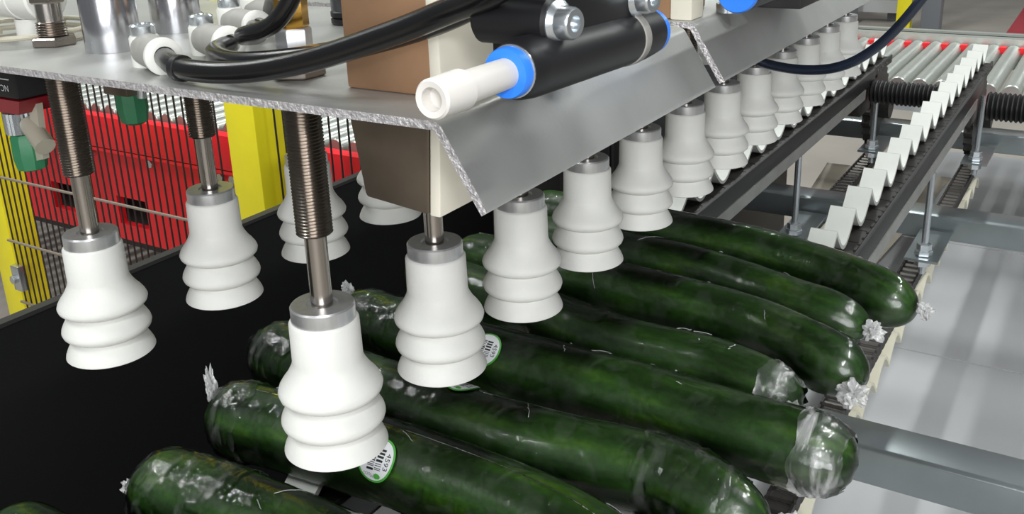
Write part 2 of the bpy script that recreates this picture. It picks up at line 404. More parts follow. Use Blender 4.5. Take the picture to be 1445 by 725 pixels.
def bellows(x0, x1, yc, zc, r):
    pr = []; n = int((x1 - x0) / .008)
    for i in range(n):
        pr += [(r * .86, i * .008), (r, i * .008 + .003), (r, i * .008 + .005)]
    pr.append((r * .86, n * .008))
    return MB().lathe(pr, (x0, yc, zc), (1, 0, 0), 20)
solo('ribbed_shaft_cover', bellows(-.395, -.258, 1.96, -.437, .0235), rubber, 'ribbed black shaft cover between the two chain conveyors', 'shaft cover', 'ribbed shaft covers')
solo('ribbed_shaft_cover', bellows(-.182, .16, 1.92, -.437, .0265), rubber, 'ribbed black shaft cover at the right edge', 'shaft cover', 'ribbed shaft covers')

# ---- galvanised cross beams with hanging rods
def beam(y, label, x0=-.80, x1=.9):
    t = thing('cross_beam', (0, y, -1.15), label, 'beam', 'galvanised cross beams')
    prof = [(y, -.553), (y + .004, -.55), (y + .052, -.55), (y + .052, -.554), (y + .004, -.554), (y + .004, -.587), (y + .022, -.587), (y + .022, -.591), (y, -.591)]
    part('channel', MB().prism(prof, x0, x1), galv, t, bevel=.0012)
    for x in (-.70, .85): part('leg', MB().box(x - .02, x + .02, y + .005, y + .045, -1.15, -.555), rail_m, t)
    return t
beam(.871, 'nearest galvanised cross beam at the lower right')
beam(1.599, 'middle galvanised cross beam below the chain conveyors')
beam(2.164, 'farthest galvanised cross beam below the ribbed shaft')
def rod(x, y, label):
    t = thing('threaded_rod', (x, y, -.60), label, 'threaded rod', 'hanging threaded rods')
    part('rod', MB().cyl((x, y, -.605), (x, y, -.4435), .0052, 10), zinc, t)
    part('nut', MB().hexn((x, y, -.566), (x, y, -.556), .011), zinc, t)
    part('nut', MB().hexn((x, y, -.5745), (x, y, -.566), .013), zinc, t)
    part('nut', MB().hexn((x, y, -.592), (x, y, -.5795), .012), zinc, t)
    part('bracket_plate', MB().box(x - .024, x + .024, y - .022, y + .115, -.579, -.575), galv, t)
    return t
rod(-.200, 1.478, 'zinc threaded rod in front of the middle beam, right conveyor')
rod(-.200, 2.035, 'zinc threaded rod in front of the far beam, right conveyor')
rod(-.398, 1.478, 'zinc threaded rod in front of the middle beam, left conveyor')
rod(-.398, 2.035, 'zinc threaded rod in front of the far beam, left conveyor')
solo('chute_plate', MB().hull([(-.55, 1.80, -.79), (-.36, 1.80, -.79), (-.36, 1.80, -.787), (-.55, 1.80, -.787)], [(-.55, 2.30, -.70), (-.27, 2.30, -.70), (-.27, 2.30, -.697), (-.55, 2.30, -.697)]), sheet_m, 'beige sheet plate sloping below the far cross beam', 'plate')

# ---- far roller conveyor
r2 = thing('roller_conveyor', (-.2, 2.5, -1.15), 'roller conveyor of bare steel rollers beyond the chain ends', 'conveyor', 'roller conveyors')
rl2 = MB().cyl((0, -.24, 0), (0, .26, 0), .0195, 16, bev=.002).mesh('roller', roller_m)
x = -.86
while x < .9:
    place('roller', rl2, r2, (x + .2, .0, 1.15 - .485)); 
    b_ = part('red_spacer', MB().box(x + .015, x + .031, 2.73, 2.755, -.484, -.468), red, r2); x += .046
part('side_channel', MB().box(-.90, .95, 2.765, 2.80, -.53, -.452), roller_m, r2)
part('guide_bar', MB().box(-.90, .95, 2.90, 2.925, -.475, -.4665), rubber, r2)
part('guide_bar_cap', MB().box(-.90, .95, 2.90, 2.925, -.4665, -.461), roller_m, r2)
part('front_frame', MB().box(-.90, .95, 2.235, 2.255, -.535, -.516), white_board, r2)
part('front_flange', MB().box(-.90, .95, 2.232, 2.258, -.516, -.503), red, r2)
for x in (-.85, .85):
    for y in (2.25, 2.78): part('leg', MB().box(x - .02, x + .02, y - .02, y + .02, -1.15, -.52), rail_m, r2)

# ---- far background
solo('guard_post', MB().box(-1.31, -1.215, 7.10, 7.19, -1.15, .9), yellow, 'yellow guard post far behind the chain conveyors', 'post', bevel=.005)
gp = solo('machine_post', MB().box(-1.14, -1.02, 7.05, 7.17, -1.15, .9), grey_post, 'grey steel post beside the distant yellow post', 'post', bevel=.005)
pb = thing('pallet_stand', (-1.75, 7.6, -1.15), 'low stand of pale boards left of the distant yellow post', 'stand')
for k in range(3): part('board', MB().box(-2.2, -1.36, 7.5, 7.58, -1.08 + k * .13, -.99 + k * .13), white_board, pb)
for x in (-2.15, -1.42): part('upright', MB().box(x - .04, x + .04, 7.58, 7.66, -1.15, -.72), grey_post, pb)
solo('machine_cabinet', MB().box(-2.05, -1.62, 6.9, 7.35, -1.15, -.2), grey_post, 'grey cabinet standing far behind the last suction cups', 'cabinet', bevel=.01)

# ================================================================== gripper plates
def gripper_plate(y0, y1, zt, x0, label):
    t = thing('gripper_plate', (-.3, (y0 + y1) / 2, zt), label, 'plate', 'bent gripper plates')
    th = .003; out = []; bx_, lx, lz = -.1745, -.1585, zt - .0275
    # outer contour with a rounded bend
    up = [(x0, zt)]
    for k in range(6):
        a = (PI / 2) * (1 - k / 5 * .67); up.append((bx_ - .004 + .005 * math.cos(a), zt - .005 + .005 * math.sin(a)))
    up.append((lx, lz))
    dv = Vector((lx - up[-2][0], lz - up[-2][1])).normalized(); nx, nz = dv[1], -dv[0]
    low = [(lx + nx * th, lz + nz * th)]
    for k in reversed(range(6)):
        a = (PI / 2) * (1 - k / 5 * .67); low.append((bx_ - .004 + .002 * math.cos(a), zt - .005 + .002 * math.sin(a)))
    low.append((x0, zt - th))
    prof = up + low; n = len(prof)
    p = part('plate', MB().prism_y(prof, y0, y1), [plate_m, edge_m], t)
    for f in p.data.polygons:
        if len(f.vertices) == n: f.material_index = 1
    return t
gripper_plate(.235, .434, -.0735, -.66, 'nearer bent steel gripper plate with a sawn front edge')
gripper_plate(.446, 1.22, -.0730, -.505, 'farther bent steel gripper plate behind the seam')

# ================================================================== suction cups
def cup_profile():
    k = .001
    pts = [(11, 9), (15, 6), (20.6, .8), (22.4, 0), (23.0, .5), (22.7, 1.8), (21.5, 4.5), (19.7, 7.6), (18.3, 9.6), (17.7, 10.2), (18.7, 10.7), (20.9, 11.8), (22.4, 13.3), (22.95, 15.0), (22.6, 16.7), (21.4, 19.2), (19.7, 22.0), (18.3, 24.0),
           (17.7, 24.6), (18.7, 25.1), (20.9, 26.2), (22.4, 27.7), (22.85, 29.4), (22.1, 31.4), (20.6, 33.7), (18.8, 35.9), (17.5, 38.0), (16.3, 40.2), (15.6, 41.9), (15.3, 43.4), (15.0, 61), (14.4, 62), (13.6, 62.2)]
    return [(r * k, z * k) for r, z in pts]
def make_cup(x, y, back, label, group):
    z = -.24
    t = thing('suction_cup', (x, y, z), label, 'suction cup', group)
    part('bellows', MB().lathe(cup_profile(), (x, y, z), (0, 0, 1), 48, seam=.00025, rot=(-1.0 if not back else -.7)), silicone, t, sharp=60)
    part('collar', MB().lathe([(.0136, .059), (.0138, .0595), (.0138, .0682), (.0132, .0690), (.0068, .0690), (.0062, .0682), (.0, .0682)], (x, y, z), (0, 0, 1), 40), alu, t)
    part('plunger_rod', MB().cyl((x, y, z + .067), (x, y, -.13), .0047, 20), steel, t)
    pr = []; zz = -.1395; r = .0077
    while zz < -.077: pr += [(r * .9, zz), (r, zz + .0007)]; zz += .0014
    pr.append((r * .9, zz))
    part('threaded_sleeve', MB().lathe(pr, (x, y, 0), (0, 0, 1), 28), thread, t, sharp=20)
    part('lock_nut', MB().hexn((x, y, -.0735), (x, y, -.0690), .0112, rot=.5), thread, t)
    if back:
        part('upper_thread', MB().lathe([(.0072 if i % 2 else .0065, -.0690 + i * .0006) for i in range(13)], (x, y, 0), (0, 0, 1), 24), thread, t, sharp=20)
        part('shank', MB().cyl((x, y, -.0618), (x, y, -.053), .0060, 20), steel, t)
        part('hex_head', MB().hexn((x, y, -.053), (x, y, -.038), .0088, rot=.5), thread, t)
        part('hose_stem', MB().cyl((x, y, -.038), (x, y, .0), .005, 16), black_pl, t)
    else:
        part('hex_head', MB().hexn((x, y, -.0690), (x, y, -.0545), .0070, rot=.9), alu, t)
    return t
FX, BX, Y0 = -.2698, -.4400, .2712
words = ['first', 'second', 'third', 'fourth', 'fifth', 'sixth', 'seventh', 'eighth', 'ninth', 'tenth', 'eleventh', 'twelfth']
fr_l = ['white bellows suction cup, nearest of the front row, on long threaded plunger'] + ['white bellows suction cup, %s of the front row counted from the nearest' % w for w in words[1:11]] + ['white bellows suction cup, farthest of the front row']
bk_l = ['white bellows suction cup at far left, nearest of the rear row'] + ['white bellows suction cup, %s of the rear row counted from the left' % w for w in words[1:]]
protoF = make_cup(FX, Y0, False, fr_l[0], 'front row of suction cups')
protoB = make_cup(BX, Y0 + .009, True, bk_l[0], 'rear row of suction cups')
for i in range(1, 12):
    clone(protoF, (FX, Y0 + PITCH * i, -.24), fr_l[i])
    clone(protoB, (BX, Y0 + .009 + PITCH * i, -.24), bk_l[i])

# ================================================================== cucumbers
def rad(t, r, e0, e1, L):
    """radius along the length t (0 left .. 1 right)"""
    d0 = t * L / e0; d1 = (1 - t) * L / e1
    f0 = (1 - (1 - min(d0, 1)) ** 2.3) ** .5; f1 = (1 - (1 - min(d1, 1)) ** 2.3) ** .5
    return r * f0 * f1
SURF = {}
def cucumber(idx, pts, r, e0, e1, label, tint=0, tufts=(), collar=None, sticker=None, taperL=1.0, taperR=1.0, zc=-.362):
    K_ = 1.0138; pts = [(q[0] * K_, q[1] * K_) for q in pts]; zc *= K_; r *= K_
    tufts = [(a * K_, b * K_, c * K_, d, e) for a, b, c, d, e in tufts]
    P = smooth([(x, y, zc + (q[2] if len(q) > 2 else 0)) for q in pts for x, y in [q[:2]]], 16)
    # resample by length
    S = [0]
    for a, b in zip(P, P[1:]): S.append(S[-1] + (b - a).length)
    L = S[-1]; N = 72; Q = []
    def at(s):
        for i in range(len(P) - 1):
            if S[i + 1] >= s: return P[i].lerp(P[i + 1], (s - S[i]) / max(S[i + 1] - S[i], 1e-9))
        return P[-1].copy()
    ts = [0.5 - 0.5 * math.cos(PI * i / N) for i in range(N + 1)]
    ts = [0.55 * t + 0.45 * i / N for i, t in enumerate(ts)]
    seg = 40; mid = at(L / 2)
    t_ = thing('cucumber', (mid.x, mid.y, zc - r), label, 'cucumber', 'film wrapped cucumbers')
    def frame(t):
        c = at(t * L); d = (at(min(t * L + .004, L)) - at(max(t * L - .004, 0))).normalized()
        w = Vector((0, 0, 1)).cross(d).normalized(); u = d.cross(w); return c, d, w, u
    def R(t, a, film=0):
        rr = rad(t, r, e0, e1, L) * (1 + (taperL - 1) * (1 - t) ** 2 + (taperR - 1) * t ** 2)
        k = 1 + .012 * math.sin(5 * a + idx) * min(1, rr / r) + .03 * noise.noise(Vector((t * 5 + idx * 7, math.cos(a) * .7, math.sin(a) * .7)))
        rr *= k
        if film:
            rr += .0007 + .0011 * abs(noise.noise(Vector((t * 26 + idx * 3, math.cos(a) * 2.2, math.sin(a) * 2.2)))) * min(1, rr / r)
        return rr
    def surf(t, a, off=0):
        c, d, w, u = frame(t); rr = R(t, a) + off
        return c + (w * math.cos(a) + u * math.sin(a)) * rr, (w * math.cos(a) + u * math.sin(a)).normalized()
    def shell(film, t0=0, t1=1):
        mb = MB(); vs = []; fs = []; use = [t for t in ts if t0 <= t <= t1]
        for t in use:
            c, d, w, u = frame(t)
            for k in range(seg):
                a = 2 * PI * k / seg; vs.append(c + (w * math.cos(a) + u * math.sin(a)) * max(R(t, a, film) if 0 < t < 1 else .0004, .0004))
        n = len(use)
        for i in range(n - 1):
            for k in range(seg): fs.append((i * seg + k, i * seg + (k + 1) % seg, (i + 1) * seg + (k + 1) % seg, (i + 1) * seg + k))
        if t0 == 0: fs.append(tuple(range(seg)))
        if t1 == 1: fs.append(tuple((n - 1) * seg + k for k in range(seg)))
        mb.add(vs, fs); return mb, use
    SURF[idx] = surf
    mb, use = shell(0)
    m = cucumber_material('cucumber_skin', idx * 1.37, tint)
    body = part('body', mb, m, t_, sharp=80)
    me = body.data; uvl = me.uv_layers.new(name='UVMap')
    for lp in me.loops:
        vi = lp.vertex_index; i = vi // seg; k = vi % seg
        uvl.data[lp.index].uv = (use[min(i, len(use) - 1)], 1 - abs(2 * k / seg - 1))
    mbf, _ = shell(1); fo = part('film', mbf, film_m, t_, sharp=80)
    # heat seam of the film running along the top
    sm = MB(); a0 = PI * (.42 + .12 * math.sin(idx * 2.1)); vs = []; fs = []; n = 50
    for i in range(n + 1):
        t = .06 + .88 * i / n; a = a0 + .22 * noise.noise(Vector((t * 3, idx * 5.1, 0)))
        h = .0008 + .0005 * noise.noise(Vector((t * 30, idx, 2)))
        p, nn = surf(t, a, .001); p2, _ = surf(t, a + .02, .001)
        tip = p + nn * h + (p2 - p).normalized() * h * .6
        vs += [p, tip, p2]
    for i in range(n):
        o = i * 3
        fs += [(o, o + 3, o + 4, o + 1), (o + 1, o + 4, o + 5, o + 2), (o + 2, o + 5, o + 3, o)]
    if idx in (3, 6, 7): sm.add(vs, fs); part('film_seam', sm, film_m, t_, sharp=80)
    # wrinkle creases standing proud of the film
    rnd = random.Random(idx * 11 + 3)
    wk = MB()
    for q in range(6):
        t = rnd.uniform(.12, .92); a = rnd.uniform(.12, .62) * PI; ln = rnd.uniform(.006, .03); n = 8; pv = []
        da = rnd.uniform(-1, 1) * .9; dt = ln / L * rnd.uniform(-.6, .6)
        for i in range(n + 1):
            f = i / n; tt = min(max(t + dt * f + .002 * rnd.uniform(-1, 1), .02), .98)
            p, nn = surf(tt, a + da * ln / r * f, .0011); pv.append(p + nn * .0004 * math.sin(f * PI))
        wk.tube(pv, .0002, 5, 1)
    part('film_creases', wk, tuft_m, t_)['kind'] = 'stuff'
    # crumpled ends
    for (px, py, pz, size, dirv) in tufts:
        bm = bmesh.new(); bmesh.ops.create_icosphere(bm, subdivisions=4, radius=1)
        c = Vector((px, py, pz)); dv = Vector(dirv); ln = dv.length; q = dv.normalized().to_track_quat('Z', 'Y')
        for v in bm.verts:
            nn = noise.turbulence(v.co * 1.6 + Vector((idx * 9.1, px * 50, 3)), 3, False) * .9
            mm = noise.noise(v.co * 5.5 + Vector((idx, 4, 7)))
            co = v.co * (0.62 + .55 * nn + .13 * mm)
            co = Vector((co.x * size * .8, co.y * size * .8, co.z * ln)); v.co = c + q @ co
        bm.verts.index_update()
        mb = MB(); mb.add([v.co for v in bm.verts], [[v.index for v in f.verts] for f in bm.faces]); bm.free()
        part('film_end', mb, tuft_m, t_, sharp=25)
    for t0, t1, fm in (collar or ()):
        mb = MB(); vs = []; fs = []; n = 18; sg = 60
        for i in range(n + 1):
            t = t0 + (t1 - t0) * i / n
            c, d, w, u = frame(t)
            for k in range(sg):
                a = 2 * PI * k / sg; ca, sa_ = math.cos(a), math.sin(a)
                rr = R(t, a) + .0016 + .0022 * abs(noise.noise(Vector((t * 60, ca * 3.5, sa_ * 3.5 + idx)))) + .0010 * noise.noise(Vector((t * 20, ca * 9, sa_ * 9 + idx)))
                tt = .006 * noise.noise(Vector((ca * 2, sa_ * 2 + idx, i * .05))) * (1 if i in (0, n) else .6)
                vs.append(c + d * tt + (w * ca + u * sa_) * max(rr, .001))
        for i in range(n):
            for k in range(sg): fs.append((i * sg + k, i * sg + (k + 1) % sg, (i + 1) * sg + (k + 1) % sg, (i + 1) * sg + k))
        mb.add(vs, fs); part('film_gather', mb, fm, t_, sharp=25)
    if sticker:
        st, sa, sr, spin = sticker
        mp = lambda x, y, o: surf(st + (x * math.cos(spin) - y * math.sin(spin)) / L, sa + (x * math.sin(spin) + y * math.cos(spin)) / r, o)[0]
        def disc(r0, o, o2):
            vs = []; fs = []; K = 40; rings = 6
            vs.append(mp(0, 0, o))
            for j in range(1, rings + 1):
                for k in range(K): vs.append(mp(r0 * j / rings * math.cos(2 * PI * k / K), r0 * j / rings * math.sin(2 * PI * k / K) * .95, o))
            for k in range(K): fs.append((0, 1 + k, 1 + (k + 1) % K))
            for j in range(rings - 1):
                for k in range(K): fs.append((1 + j * K + k, 1 + (j + 1) * K + k, 1 + (j + 1) * K + (k + 1) % K, 1 + j * K + (k + 1) % K))
            return MB().add(vs, fs)
        s0 = part('sticker', disc(sr, .0022, 0), sticker_g, t_, sharp=80); s0['label'] = 'round white produce sticker with green rim and barcode'
        part('sticker_face', disc(sr * .90, .0024, 0), sticker_w, s0, sharp=80)
        def flat(polys, name, m, o=.0026):
            mb = MB()
            for pl in polys: mb.add([mp(x, y, o) for x, y in pl], [tuple(range(len(pl)))])
            part(name, mb, m, s0, sharp=80)
        q = sr / .012
        rb = random.Random(5); bars = []; greys = []
        # two staggered barcode rows, bars across
        for row, (v0, v1) in enumerate(((.0003, .0046), (-.0048, -.0003))):
            uu = -.0056
            while uu < .0050:
                wd = rb.choice((.00035, .0006, .0011)); n_ = 4
                for j in range(n_):
                    va = v0 + (v1 - v0) * j / n_; vb = v0 + (v1 - v0) * (j + 1) / n_
                    bars.append([(va * q, uu * q), (vb * q, uu * q), (vb * q, (uu + wd) * q), (va * q, (uu + wd) * q)])
                uu += wd + rb.choice((.0004, .0006, .0008))
        flat(bars, 'barcode', ink)
        leaf = [(.0078 + .0016 * math.cos(a) * (1 if math.sin(a) < 0 else .8), +.0030 + .0022 * math.sin(a)) for a in [2 * PI * k / 14 for k in range(14)]]
        flat([[(y * q, x * q) for x, y in leaf]], 'leaf_mark', sticker_g)
        def text(body, size, cx, cy, rot, name, m):
            cu = bpy.data.curves.new('t', 'FONT'); cu.body = body; cu.size = size * q; cu.align_x = 'CENTER'; cu.align_y = 'CENTER'; cu.resolution_u = 3
            ob = bpy.data.objects.new('t', cu); COL.objects.link(ob); dg = bpy.context.evaluated_depsgraph_get()
            me = ob.evaluated_get(dg).to_mesh(); mb = MB()
            cr, sn = math.cos(rot), math.sin(rot)
            mb.add([mp(cy * q + v.co.x * sn + v.co.y * cr, cx * q + v.co.x * cr - v.co.y * sn, .0026) for v in me.vertices], [tuple(p.vertices) for p in me.polygons])
            ob.evaluated_get(dg).to_mesh_clear(); bpy.data.objects.remove(ob)
            part(name, mb, m, s0, sharp=80)
        text('4593', .0044, 0, .0073, 0, 'number_print', ink)
        text('Mucci', .0032, .0078, -.0028, -PI / 2, 'name_print', ink_grey)
    return t_, surf

C = []
def tw(p, s, d): return (p[0], p[1], p[2], s, d)
cucumber(1, [(-.535, .872), (-.44, .872), (-.371, .868), (-.280, .862), (-.198, .840), (-.149, .817), (-.110, .797)], .0262, .035, .045, 'film-wrapped cucumber farthest from the camera, against the open carriers', 20,
         tufts=[tw((-.101, .792, -.357), .011, (.007, -.002, .004))], taperR=.96)
cucumber(2, [(-.525, .80), (-.44, .797), (-.367, .792), (-.294, .788), (-.188, .757), (-.135, .748)], .0252, .035, .05, 'film-wrapped cucumber, second from the far end', 40,
         tufts=[tw((-.131, .740, -.360), .014, (.012, -.004, .0))], taperR=.93)
cucumber(3, [(-.53, .728), (-.42, .724), (-.307, .718), (-.221, .706), (-.165, .684), (-.120, .660)], .0252, .035, .045, 'film-wrapped cucumber, third from the far end, film strip down its tip', 10,
         tufts=[tw((-.124, .645, -.366), .016, (.014, -.005, .0))], taperR=.97)
cucumber(4, [(-.545, .672), (-.44, .652), (-.298, .624), (-.225, .624), (-.175, .613), (-.150, .606)], .0248, .035, .05, 'short film-wrapped cucumber, fourth from the far end', 15, collar=[(.93, .99, gather_m)],
         tufts=[tw((-.152, .590, -.360), .011, (.006, -.004, .010))], taperR=.95)
cucumber(5, [(-.537, .571), (-.47, .562), (-.363, .557), (-.247, .557), (-.158, .552), (-.098, .551)], .0262, .03, .035, 'film-wrapped cucumber with sticker reaching farthest right, film gathered round its blunt tip', 22,
         collar=[(.915, .985, gather_m), (.02, .16, wrap_m)], sticker=(.38, PI * .74, .0135, 0.0), tufts=[tw((-.540, .575, -.345), .010, (-.004, 0, .012))])
cucumber(6, [(-.558, .490), (-.50, .478), (-.40, .473), (-.354, .469), (-.278, .471), (-.205, .480), (-.158, .470), (-.128, .464)], .0262, .035, .06, 'film-wrapped cucumber, sixth from the far end, behind the nearest suction cup', 12, collar=[(.02, .14, wrap_m), (.80, .95, wrap_m)],
         tufts=[tw((-.112, .455, -.352), .016, (.013, -.002, .005))], taperR=.93, sticker=(.485, PI * .40, .0125, 0.1))
cucumber(7, [(-.512, .394), (-.45, .403), (-.335, .410), (-.226, .402), (-.14, .365), (-.105, .345)], .0262, .032, .05, 'film-wrapped cucumber with barcode sticker below the nearest suction cup', 25, collar=[(.02, .10, wrap_m)],
         sticker=(.378, PI * .79, .0140, 0.0), tufts=[tw((-.509, .394, -.341), .0070, (-.004, .002, .020))])
cucumber(8, [(-.487, .313), (-.40, .320), (-.30, .318), (-.18, .30), (-.10, .29)], .0262, .03, .05, 'paler film-wrapped cucumber at the bottom left of the frame', 34, collar=[(.015, .22, wrap_m)],
         tufts=[tw((-.488, .306, -.362), .008, (-.004, -.004, .008))])
cucumber(9, [(-.52, .236), (-.40, .236), (-.28, .236), (-.16, .23), (-.09, .225)], .026, .03, .05, 'film-wrapped cucumber cut off by the bottom left corner', 20)

# ================================================================== column through the plate
cb = thing('support_column', (-.215, .30, -.0735), 'metal support column with painted-in brown reflection and cream side strip rising from the plate', 'column', 'support columns')
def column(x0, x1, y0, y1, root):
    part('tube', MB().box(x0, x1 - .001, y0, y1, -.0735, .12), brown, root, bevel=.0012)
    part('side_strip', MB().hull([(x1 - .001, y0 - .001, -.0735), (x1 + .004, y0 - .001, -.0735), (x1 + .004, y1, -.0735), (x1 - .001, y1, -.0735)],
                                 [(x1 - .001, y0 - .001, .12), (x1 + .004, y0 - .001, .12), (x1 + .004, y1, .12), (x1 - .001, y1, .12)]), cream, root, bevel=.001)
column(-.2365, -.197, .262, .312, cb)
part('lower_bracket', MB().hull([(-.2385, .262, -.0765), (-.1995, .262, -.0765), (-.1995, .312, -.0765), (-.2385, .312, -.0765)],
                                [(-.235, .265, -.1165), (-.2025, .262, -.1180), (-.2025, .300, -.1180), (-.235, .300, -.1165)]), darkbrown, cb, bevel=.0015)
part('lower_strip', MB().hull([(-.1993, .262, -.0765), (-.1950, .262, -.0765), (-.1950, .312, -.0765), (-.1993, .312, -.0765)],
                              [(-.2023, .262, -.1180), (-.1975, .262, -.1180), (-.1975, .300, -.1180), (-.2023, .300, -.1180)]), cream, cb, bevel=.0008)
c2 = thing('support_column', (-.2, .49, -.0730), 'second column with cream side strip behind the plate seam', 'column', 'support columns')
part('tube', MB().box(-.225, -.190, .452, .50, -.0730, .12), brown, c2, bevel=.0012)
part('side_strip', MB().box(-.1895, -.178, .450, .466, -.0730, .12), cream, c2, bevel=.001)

# ================================================================== fittings on the plate
ZT = -.0735
def steel_cylinder(x, y, r, h, label, m=chrome, ring=False):
    t = thing('steel_cylinder', (x, y, ZT), label, 'cylinder', 'steel cylinders on the plate')
    z = ZT
    if ring:
        part('ribbed_base', MB().lathe([(r * .96, 0), (r * 1.04, .001), (r * 1.04, .003), (r * .94, .0036), (r * 1.04, .0042), (r * 1.04, .0066), (r * .96, .0074)], (x, y, z), (0, 0, 1), 32), black_pl, t); z += .0074
    part('barrel', MB().lathe([(r * .985, 0), (r, .0006), (r, h - .001), (r * .97, h)], (x, y, z), (0, 0, 1), 40), m, t)
    part('cap', MB().lathe([(r * 1.06, h), (r * 1.12, h + .001), (r * 1.12, h + .010), (r, h + .011)], (x, y, z), (0, 0, 1), 32), black_pl, t)
steel_cylinder(-.398, .283, .0126, .0265, 'polished steel cylinder with black cap beside the left plunger')
steel_cylinder(-.416, .335, .0126, .024, 'second polished steel cylinder behind the grey elbow fittings')
steel_cylinder(-.343, .388, .0102, .040, 'dark grey cylinder with ribbed black base next to the column', m=mat('grey_cylinder_paint', srgb(96, 98, 102), .3, .7), ring=True)

def elbow(x, y, d, label, h=.0130, ln=.023, r=.0072, bolt=True):
    t = thing('elbow_fitting', (x, y, ZT), label, 'fitting', 'grey elbow fittings'); d = Vector(d).normalized()
    zc = ZT + .0072
    part('post', MB().lathe([(.0060, 0), (.0062, .0008), (.0062, h - .001), (.0056, h)], (x, y, ZT), (0, 0, 1), 24), grey_pl, t)
    c = Vector((x, y, zc))
    part('barrel', MB().cyl(c + d * .002, c + d * ln, r * .98, 28, bev=.0006), grey_mid, t)
    part('collet_ring', MB().lathe([(r * .98, 0), (r * 1.06, .0008), (r * 1.06, .003), (r * .80, .0042), (r * .60, .0042), (r * .56, .002), (.0, .002)], c + d * (ln + .0002), d, 32), grey_pl, t)
    if bolt: part('hex_bolt', MB().lathe([(.0050, h), (.0052, h + .0006), (.0052, h + .0040), (.0042, h + .0048), (.0026, h + .0048), (.0024, h + .003), (0, h + .003)], (x, y, ZT), (0, 0, 1), 24), zinc, t)
    return c + d * (ln + .002)
e1 = elbow(-.3475, .262, (1, -.42, 0), 'light grey elbow fitting nearest the front edge, zinc bolt on top')
e2 = elbow(-.346, .292, (1, -.30, 0), 'light grey elbow fitting second from the front edge', bolt=True)
e3 = elbow(-.372, .332, (1, -.25, 0), 'light grey elbow fitting behind, beside the second cylinder', h=.0145)
e4 = elbow(-.388, .362, (1, -.2, 0), 'light grey elbow fitting farthest back, half hidden', h=.0145)
def hose(pts, r, label, m=black_hose): return solo('hose', MB().tube(pts, r, 14, 10), m, label, 'hose', 'black hoses')
hose([e1, (-.300, .2415, -.0675), (-.268, .2400, -.0660), (-.236, .2420, -.0600), (-.200, .2440, -.0490), (-.176, .243, -.0405), (-.150, .236, -.031), (-.12, .238, -.013), (-.10, .245, .01)], .0042, 'thick black hose sweeping in front of the column, from the nearest elbow')
hose([e2, (-.312, .268, -.0668), (-.280, .2530, -.0655), (-.238, .2525, -.0595), (-.200, .2535, -.0500), (-.176, .2525, -.0415), (-.150, .2460, -.0290), (-.12, .249, -.008), (-.10, .256, .016)], .0040, 'black hose running behind the thick one, from the second elbow')
hose([e3, (-.342, .318, -.0655), (-.315, .296, -.0640), (-.288, .262, -.0575), (-.262, .2545, -.0500), (-.249, .2545, -.035), (-.244, .2555, -.010), (-.242, .256, .02)], .0034, 'black hose curving from the third elbow and rising beside the column')
hose([e4, (-.365, .352, -.064), (-.345, .335, -.055), (-.325, .318, -.045), (-.31, .31, -.020), (-.30, .31, .01)], .0034, 'black hose rising from the farthest elbow')
# cable tie round the hoses
solo('cable_tie', MB().lathe([(.0047, -.002), (.0052, -.0018), (.0052, .0018), (.0047, .002)], (-.303, .2428, -.0677), (1, -.2, .02), 18), black_pl, 'black cable tie round the hose beside the nearest elbow', 'cable tie')
# brass fitting above the nearest plunger
bf = thing('brass_fitting', (FX, Y0, -.0545), 'brass hose fitting with white tip above the nearest plunger', 'fitting')
part('brass_hex', MB().hexn((FX, Y0, -.0545), (FX, Y0, -.0435), .0064, rot=.9), brass, bf)
part('white_tip', MB().cyl((FX, Y0, -.0435), (FX, Y0, .012), .0050, 20), grey_pl, bf)
# white fitting in the corner
wf = thing('white_fitting', (-.47, .285, ZT), 'white pipe fitting in the top left corner', 'fitting')
part('stem', MB().lathe([(.0075, 0), (.0075, .010)], (-.474, .291, ZT), (0, 0, 1), 24), grey_pl, wf)
part('body', MB().cyl((-.50, .290, -.052), (-.452, .288, -.052), .0115, 28, bev=.001), grey_pl, wf)
part('ring', MB().cyl((-.474, .2892, -.052), (-.470, .289, -.052), .0122, 28, bev=.0005), grey_pl, wf)
solo('clear_tube_coil', MB().tube([(-.47 + .03 * math.cos(a) , .287 + .03 * math.sin(a), ZT + .0015 + .0006 * a) for a in [k * .4 for k in range(30)]], .0013, 8, 3), clear_pl, 'thin clear tube coiled on the plate at left', 'tube')

# ---- vacuum manifold on the flange
mf = thing('manifold', (-.143, .28, -.064), 'black push-in manifold with blue collets and a grey plug on the plate edge', 'manifold', 'push-in manifolds')
mx, mz = -.1440, -.0540
part('body', MB().lathe([(.0078, 0), (.0086, .0015), (.0092, .007), (.0092, .082), (.0084, .0915)], (mx, .229, mz), (0, 1, -.03), 36), black_pl, mf)
part('collet', MB().lathe([(.0042, -.0038), (.0070, -.0040), (.0074, -.0030), (.0074, -.0006), (.0066, 0)], (mx, .2290, mz), (0, 1, 0), 36), blue, mf)
part('collet_rim', MB().lathe([(.0072, -.0006), (.0078, -.0004), (.0078, .0004), (.0072, .0006)], (mx, .2290, mz), (0, 1, 0), 36), zinc, mf)
part('far_collet', MB().lathe([(.0066, 0), (.0080, .0006), (.0080, .0036), (.005, .004)], (mx, .3205, mz - .0028), (0, 1, -.03), 36), blue, mf)
part('clamp_band', MB().lathe([(.0093, 0), (.0096, .0003), (.0096, .0045), (.0093, .005)], (mx, .300, mz - .0021), (0, 1, -.03), 36), grey_mid, mf)
pg = part('plug', MB().lathe([(.0, .004), (.0030, .004), (.0032, .0003), (.0048, 0), (.0054, .0008), (.0056, .0130), (.0046, .0142), (.0044, .0370)], (mx, .190, mz), (0, 1, 0), 28), plug_m, mf)
part('bracket', MB().box(-.166, -.1400, .252, .318, -.056, -.030), black_pl, mf, bevel=.0015)
